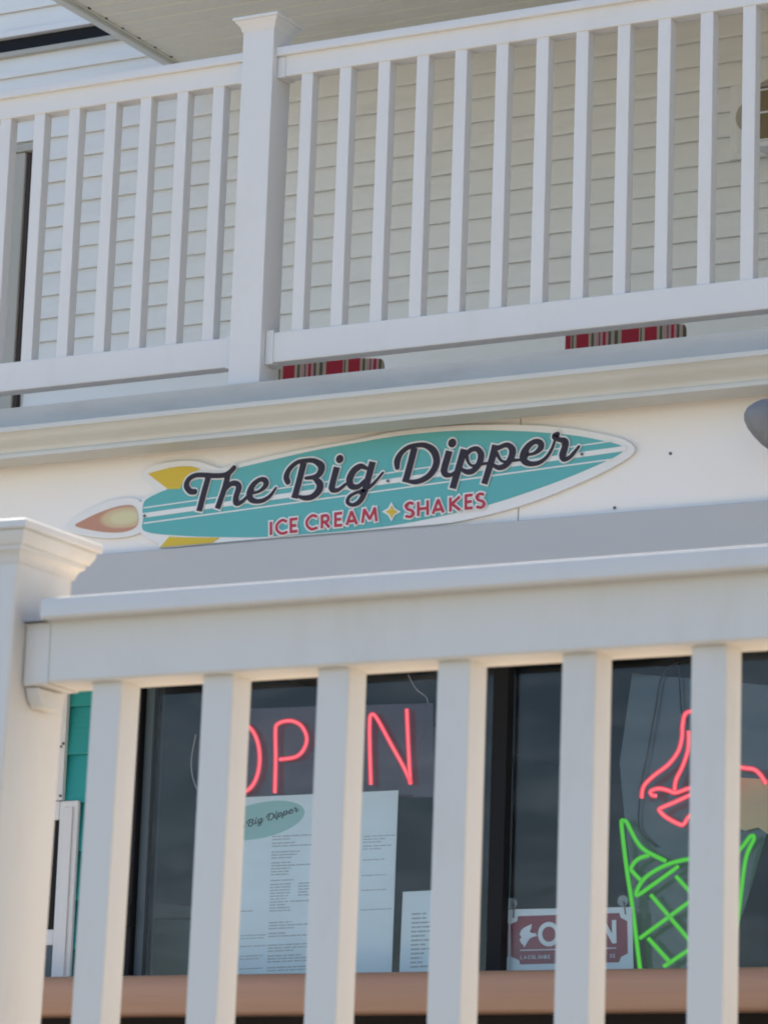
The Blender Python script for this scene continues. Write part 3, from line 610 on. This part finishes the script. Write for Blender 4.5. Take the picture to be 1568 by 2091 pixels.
neon_letter([[(546,602),(551,400),(550,215),(562,180),(600,162),(655,160),(710,190),(742,260),(726,330),(675,380),(575,396)]])
neon_letter([[(1020,150),(900,160),(880,175),(884,360),(880,560),(900,578),(1020,570)], [(884,360),(1000,352)]])
neon_letter([[(1137,550),(1131,350),(1129,180),(1138,122),(1172,140),(1260,300),(1345,455),(1384,545)], [(1358,85),(1368,320),(1380,548)]])
pl = [(452, 1449), (884, 1436), (886, 1628), (440, 1640)]
MB().plate(outline(pl, YN+0.018), YN+0.018, YN+0.022).build('backing', ACRYLIC, NO)
cw = [(400, 1500), (391, 1550), (393, 1585), (402, 1612)]
MB().tube([at(x, y, YN+0.02) for x, y in smooth_path(cw, 6)], 0.0022, 6).build('cord', CORDW, NO)
cw = [(833, 1378), (850, 1408), (872, 1428), (874, 1470), (862, 1508), (856, 1530)]
MB().tube([at(x, y, YN+0.02) for x, y in smooth_path(cw, 6)], 0.0020, 6).build('cord', CORDW, NO)

NC = thing('neon_ice_cream_cone', 'neon ice cream cone with red swirl and green waffle cone in the window', 'neon sign', at(1420, 1985, YN))
neon(NC, 'swirl_tube', NEON_R, CR5, [
    [(960,560),(900,515),(850,512),(803,540),(782,640),(775,760),(740,880),(650,1000),(520,1100),(425,1200),(405,1310)],
    [(838,690),(832,860),(780,1020),(722,1140),(708,1235)],
    [(540,1288),(500,1280),(490,1245),(560,1220),(640,1235),(720,1258),(830,1222),(1000,1180),(1180,1140),(1300,1180)],
    [(960,1230),(840,1285),(700,1350),(580,1402),(575,1432),(640,1490),(760,1552),(800,1540),(850,1470),(960,1440)],
    [(960,560),(1010,660),(1060,800),(1150,930),(1250,1010),(1345,1030),(1440,1045),(1500,1095),(1548,1172)]])
neon(NC, 'cone_tube', NEON_G, CR6, [
    [(1100,1500),(960,1400),(880,1150),(845,920),(800,560),(770,360),(743,125),(752,103),(770,108),(792,150),(830,220),(880,272),(990,328)],
    [(895,296),(835,318),(796,368),(815,400),(858,445)],
    [(1300,340),(1200,318),(1110,320),(1010,345),(920,390),(860,440),(828,500),(835,520),(920,462),(1020,390),(1062,358)],
    [(1300,1150),(1390,700),(1440,330),(1488,205),(1470,190),(1430,240),(1380,300)]], r=0.0069)
def lattice(sts):
    for st in sts:
        P_ = [at(CR6[0]+x/CR6[2], CR6[1]+y/CR6[2], YN+0.004) for x, y in st]
        MB().tube(P_, 0.0033, 8).build('gas_core', NEON_GC, MB().tube(P_, 0.0069, 10).build('lattice_tube', NEON_G, NC))
lattice([[(1050,415),(1290,680)], [(908,520),(1230,900)], [(845,765),(1300,430)], [(893,765),(1020,905)], [(980,925),(1330,690)]])
pl = [(1291, 1376), (1410, 1386), (1568, 1400), (1605, 1404), (1592, 1600), (1560, 1720), (1528, 1830), (1470, 2000), (1320, 2000), (1300, 1900), (1276, 1680), (1265, 1560)]
MB().plate(outline(pl, YN+0.035), YN+0.035, YN+0.039).build('backing', ACRYLIC2, NC)
for cw in ([(1383, 1352), (1351, 1383), (1338, 1450), (1322, 1540), (1310, 1600), (1305, 1690), (1340, 1730)], [(1385, 1352), (1388, 1400), (1391, 1450), (1398, 1480)]):
    MB().tube([at(x, y, YN+0.022) for x, y in smooth_path(cw, 6)], 0.0026, 6).build('cord', CORDB, NC)

# ---- papers taped inside the glass
YP = Y_WALL1 + 0.046
MN = thing('menu_poster', 'large printed menu with teal logo on the window glass, below the neon OPEN', 'poster', at(600, 1985, YP))
MB().plate(outline([(424, 1632), (813, 1614.5), (799, 1990), (400, 1998)], YP), YP, YP+0.002).build('sheet', PAPER, MN)
elp = [(520+92*math.cos(t_)*math.cos(-0.22)-36*math.sin(t_)*math.sin(-0.22), 1676+92*math.cos(t_)*math.sin(-0.22)+36*math.sin(t_)*math.cos(-0.22)) for t_ in [i*math.pi/18 for i in range(36)]]
elp = [(x+12, y) for x, y in elp]
MB().plate(outline(elp, YP), YP-0.0006, YP).build('logo_oval', PRINTTEAL, MN)
def logo_xf(x, y, Y):
    # sign lettering shrunk onto the menu: 'Big Dipper' runs from about (500, 1684) to (612, 1650)
    u, v = (x-578)/(1185-578), y-(1000-0.115*(x-578))
    return xz(503+u*108, 1686-u*30+v*0.178, Y)
for k_ in ('T', 'h', 'e'): pass
draw_script(MN, 0.0, YP-0.0010, 'logo_lettering', INK, xf=logo_xf, wscale=PXM*0.19*1.12, th=0.0003, dz=0.000005, each=False)
def print_lines(root, x0, x1, y0, rows, Y, slope=-0.045, lean=-0.04, name='print', h=3.2):
    m = MB()
    for i, (dy, a_, b_) in enumerate(rows):
        y = y0+dy; xo = lean*dy
        xa, xb = x0+xo+(x1-x0)*a_, x0+xo+(x1-x0)*b_
        # words: broken dashes of uneven length
        x = xa
        while x < xb-2:
            wl = min(random.uniform(6, 20), xb-x); yy_ = y+slope*(x-x0)
            m.plate(outline([(x, yy_), (x+wl, yy_+slope*wl), (x+wl, yy_+slope*wl+h), (x, yy_+h)], Y), Y-0.0005, Y); x += wl+random.uniform(1.2, 2.6)
    m.build(name, PRINT, root)
rows = [(0,0,1),(6,.0,.35),(14,0,.45),(20,0,.8),(32,0,.55),(38,0,.5),(38,.8,1),(44,0,.4),(44,.8,1),(54,0,.38),(60,0,.98),(66,0,.38),(72,0,.38),(78,0,.35),(90,0,.45),(98,0,.4),(98,.55,1)]
rows += [(104+6*i, 0, random.uniform(.3, .42)) for i in range(9)] + [(104+6*i, .55, random.uniform(.9, 1)) for i in range(4)] + [(134, .4, 1), (176,0,.45),(182,0,1),(188,0,.5),(198,0,.35),(204,0,1),(222,0,.85),(228,0,1),(234,0,.5),(244,0,.65),(250,0,1),(256,0,.9),(268,0,1),(274,0,1)]
print_lines(MN, 556, 660, 1708, rows, YP, h=2.2)
print_lines(MN, 742, 806, 1708, [(0,0,1),(6,0,.7),(12,0,.6),(20,0,.9),(26,0,.6),(48,0,.7),(80,0,.8),(110,0,.8),(150,0,1)], YP, h=1.8)
print_lines(MN, 470, 548, 1862, [(0,.2,.6),(50,.3,1),(56,.3,.9),(72,.3,1),(92,.3,.9),(98,.3,.8),(118,.3,.9)], YP, h=1.8)
PL = thing('price_list', 'narrow white sheet with short printed lines, taped between menu and black mullion', 'paper', at(850, 1985, YP))
MB().plate(outline([(822.5, 1822), (925, 1817), (918, 1990), (815, 1994)], YP), YP, YP+0.002).build('sheet', PAPER, PL)
print_lines(PL, 841, 905, 1866, [(9*i, 0, random.uniform(.35, .95)) for i in range(13)], YP, lean=-0.035, h=3.2)

# ---- hanging OPEN board with bird
OB = thing('hanging_open_board', 'small maroon and white OPEN board with bird emblem hung behind glass by the mullion', 'sign', at(1160, 1985, YP))
def c6(x, y): return (CR6[0]+x/CR6[2], CR6[1]+y/CR6[2])
MB().plate(outline([c6(*q) for q in ((95, 602), (800, 588), (808, 940), (100, 952))], YP), YP, YP+0.004).build('board', PAPER, OB)
mar = [(160,640),(730,622),(738,648),(775,668),(778,850),(740,870),(728,900),(172,912),(165,888),(120,868),(118,685),(155,668)]
MB().plate(outline([c6(*q) for q in mar], YP), YP-0.0012, YP).build('maroon_field', MAROON, OB)
bird = [(170,744),(178,722),(194,706),(214,696),(238,685),(235,708),(226,728),(240,737),(263,736),(258,744),(272,750),(246,757),(228,765),(217,780),(207,797),(196,817),(190,802),(178,792),(170,772),(181,759)]
MB().plate(outline([c6(*q) for q in bird], YP), YP-0.0024, YP-0.0013).build('bird_emblem', PAPER, OB)
def flat_letter(strokes, wpx, name='letter'):
    m = MB()
    for q, st in enumerate(strokes):
        pts = smooth_path(st, 6) if len(st) > 2 else st
        m.stroke([(*xz(*c6(x, y), YP), wpx/2.761*PXM*1.12) for x, y in pts], YP-0.0024-q*0.0001, 0.001, False)
    m.build(name, PAPER, OB)
flat_letter([[(335+50*math.cos(i*math.pi/8), 742+56*math.sin(i*math.pi/8)) for i in range(17)]], 24)
flat_letter([[(430,805),(428,678)], [(428,688),(480,686),(492,712),(478,742),(430,746)]], 24)
flat_letter([[(545,800),(543,672)], [(543,680),(600,678)], [(543,738),(592,735)], [(545,793),(600,790)]], 24)
flat_letter([[(640,796),(638,664)], [(640,672),(702,786)], [(704,794),(702,662)]], 24)
flat_letter([[(172,833),(715,820)]], 5, 'rule')
# the small line of capitals under the rule
GL = {'L': [[(0,0),(0,1),(.6,1)]], 'A': [[(0,1),(.4,0),(.8,1)],[(.18,.65),(.62,.65)]], 'C': [[(.75,.15),(.4,0),(.05,.3),(.05,.7),(.4,1),(.75,.85)]], 'O': [[(.4,0),(.78,.3),(.78,.7),(.4,1),(.02,.7),(.02,.3),(.4,0)]],
      'M': [[(0,1),(.08,0),(.42,.7),(.76,0),(.84,1)]], 'B': [[(0,0),(0,1),(.5,.95),(.6,.75),(.45,.5),(0,.5)],[(0,0),(.45,.05),(.5,.3),(.4,.5)]], 'E': [[(.6,0),(0,0),(0,1),(.6,1)],[(0,.5),(.5,.5)]], 'S': [[(.6,.1),(.3,0),(.02,.22),(.3,.48),(.6,.72),(.3,1),(0,.9)]]}
m = MB(); n_ = 0
for word, x0 in (('LA', 176), ('COLOMBE', 218), ('SE', 680)):
    for ch in word:
        for st in GL[ch]:
            m.stroke([(*xz(*c6(x0+a_*16, 862-(x0-176)*0.015+b_*20), YP), 3.4/2.761*PXM*1.12) for a_, b_ in st], YP-0.0024-0.00002*n_, 0.001, False); n_ += 1
        x0 += 19
m.build('small_print', PAPER, OB)
for px, py, q in ((130, 570, (131, 650)), (755, 555, (765, 630))):
    p = at(*c6(px, py), YP); cup = MB().disc(p.x, p.z, 0.016, YP-0.0075, 0.004, 20).build('suction_cup', pane('cup_plastic%d' % px, (0.75, 0.8, 0.82), 1.0, 1.4, (0.5, 0.55, 0.57), 0.35), OB)
    MB().tube([at(*c6(px, py), YP-0.009), at(*c6(px+4, py+40), YP-0.008), at(*c6(*q), YP-0.006)], 0.0018, 6).build('hook', SCREW, cup)

# ---- low counter inside, seen through the left pane
CT = thing('display_counter', 'dim grey-green counter inside the shop, seen behind the left window pane', 'counter', at(330, 1985, Y_WALL1+0.45))
c0, c1 = at(262, 1848, Y_WALL1+0.42), at(470, 1862, Y_WALL1+0.42)
MB().box(c0.x-0.1, c1.x, Y_WALL1+0.42, Y_WALL1+0.95, Z_DECK1, c1.z-0.02, 0.006).build('cabinet', COUNTER, CT)
MB().plate([(c0.x-0.1, c0.z+0.02), (c1.x+0.02, c1.z), (c1.x+0.02, c1.z-0.018), (c0.x-0.1, c1.z-0.018)], Y_WALL1+0.40, Y_WALL1+0.97).build('top', COUNTER, CT)

# ---- tan card propped between the cone tubes and their backing
TB = thing('tan_card', 'tan cardboard sheet propped behind the neon cone at the right edge', 'cardboard', at(1560, 1705, YN+0.026))
tc_ = [(1470, 1592), (1500, 1588), (1568, 1592), (1650, 1594), (1650, 1712), (1568, 1704), (1548, 1690), (1520, 1697), (1470, 1672)]
MB().plate(outline(tc_, YN+0.022), YN+0.022, YN+0.029).build('sheet', TAN, TB)
MB().plate(outline([(1500, 1640), (1568, 1634), (1650, 1634), (1650, 1640), (1568, 1640), (1500, 1646)], YN+0.021), YN+0.0206, YN+0.0219).build('fold', TAN, TB)

# ================================================================== stools on the porch
def stool(pa, pb, turn, label):
    Yc = 9.40
    c_ = at((pa[0]+pb[0])/2, (pa[1]+pb[1])/2, Yc); a_, b_ = at(*pa, Yc), at(*pb, Yc)
    hw_ = (b_-a_).length/2*math.cos(turn)*0.985
    t = thing('cushioned_stool', label, 'stool', (c_.x, Yc, Z_DECK2+0.007), 'striped stools on the balcony')
    z0 = c_.z-0.065 - t.location.z
    def part(name, box, bev, M_, seg=2):
        m = MB().box(*box, bev, seg); me = bpy.data.meshes.new(name); m.bm.to_mesh(me); m.bm.free(); me.materials.append(M_)
        for p in me.polygons: p.use_smooth = True
        me.set_sharp_from_angle(angle=R(50)); o = bpy.data.objects.new(name, me); C.objects.link(o); o.parent = t
    part('cushion', (-hw_, hw_, 0, 0.36, z0, z0+0.105), 0.022, STRIPE, 4)
    part('seat_frame', (-hw_+0.01, hw_-0.01, 0.01, 0.35, z0-0.035, z0-0.001), 0.004, CHAIRWOOD)
    for x in (-hw_+0.012, hw_-0.047):
        for y in (0.015, 0.31): part('leg', (x, x+0.035, y, y+0.035, 0, z0-0.036), 0.003, CHAIRWOOD)
    t.rotation_euler = (0, 0, turn)
stool((566, 762), (783, 741), R(27), 'red striped cushion stool seen beneath the balcony rail, next to the post')
stool((1152, 693), (1404, 672), R(25), 'red striped cushion stool seen beneath the balcony rail, farther right from the post')

# ================================================================== lamps
WL = thing('wall_lantern', 'amber glass wall lantern on a white mounting block, behind the right balusters', 'lantern', at(1565, 330, Y_WALL2))
a_, b_ = at(1492, 175, Y_WALL2-0.03), at(1492, 327, Y_WALL2-0.03)
x0 = a_.x; x1 = x0+0.30
MB().box(x0, x1, Y_WALL2-0.035, Y_WALL2-0.017, b_.z, a_.z, 0.005).build('mounting_block', SIDING, WL)
MB().box(x0+0.025, x1-0.025, Y_WALL2-0.040, Y_WALL2-0.0355, b_.z+0.025, a_.z-0.025, 0.002).build('block_face', SIDING, WL)
cx = x0+0.125; cz = (a_.z+b_.z)/2+0.02
b2 = MB().disc(cx-0.03, cz-0.012, 0.062, Y_WALL2-0.058, 0.017, 28).build('wall_plate', BRASS, WL)
MB().tube([(cx, Y_WALL2-0.05, cz-0.05), (cx, Y_WALL2-0.10, cz-0.075), (cx+0.02, Y_WALL2-0.15, cz-0.06)], 0.012, 8).build('arm', BRASS, WL)
q0, q1 = at(1553, 190, Y_WALL2-0.2), at(1553, 291, Y_WALL2-0.2)
lx0 = q0.x; lx1 = lx0+0.15; ly0 = Y_WALL2-0.24; ly1 = Y_WALL2-0.09
MB().box(lx0+0.004, lx1-0.004, ly0+0.004, ly1-0.004, q1.z, q0.z, 0.002).build('amber_body', AMBER, WL)
for zz in (q1.z-0.006, (q0.z*0.52+q1.z*0.48), q0.z-0.004): MB().box(lx0, lx1, ly0, ly1, zz, zz+0.007, 0.002).build('band', TRIM, WL)
for x in (lx0-0.001, lx1-0.006):
    for y in (ly0-0.001, ly1-0.006): MB().box(x, x+0.007, y, y+0.007, q1.z-0.008, q0.z+0.006, 0.001).build('corner_bar', BRASS, WL)
MB().rings((lx0+lx1)/2, (ly0+ly1)/2, [(0.085, q0.z+0.007), (0.075, q0.z+0.02), (0.03, q0.z+0.06), (0.008, q0.z+0.075)]).build('roof', BRASS, WL)
MB().box(lx0-0.004, lx1+0.004, ly0-0.004, ly1+0.004, q1.z-0.03, q1.z-0.008, 0.004).build('base', TRIM, WL)

FLm = thing('flood_lamp', 'grey rounded flood lamp on the sign band at the right edge', 'lamp', at(1600, 870, Y_PANEL))
lp = at(1562, 858, 8.20)
m = MB()
prof = [(0.0, -0.072), (0.018, -0.071), (0.034, -0.066), (0.047, -0.055), (0.055, -0.035), (0.057, -0.005), (0.052, 0.035), (0.042, 0.075), (0.030, 0.105), (0.022, 0.118), (0.0, 0.120)]
prof = [(max(r_, 0.0005), z) for r_, z in prof]
m.rings(0, 0, prof, 28)
lo = m.build('lamp_head', LAMPGREY, FLm, 50)
lo.matrix_parent_inverse = Matrix(); lo.parent = None
lo.matrix_world = Matrix.Translation(lp) @ Matrix.Rotation(R(-26), 4, 'Y') @ Matrix.Rotation(R(10), 4, 'X') @ Matrix.Rotation(R(180), 4, 'X') @ Matrix.Diagonal((0.86, 0.86, 0.72, 1))
mw = lo.matrix_world.copy(); lo.parent = FLm; lo.matrix_parent_inverse = FLm.matrix_world.inverted(); lo.matrix_basis = mw
MB().disc(lp.x+0.06, lp.z+0.02, 0.05, Y_PANEL-0.02, 0.0195, 24).build('wall_plate', LAMPGREY, FLm)
MB().tube([(lp.x+0.06, Y_PANEL-0.018, lp.z+0.02), (lp.x+0.05, Y_PANEL-0.08, lp.z+0.01), (lp.x+0.03, 8.23, lp.z)], 0.012, 10).build('arm', LAMPGREY, FLm)
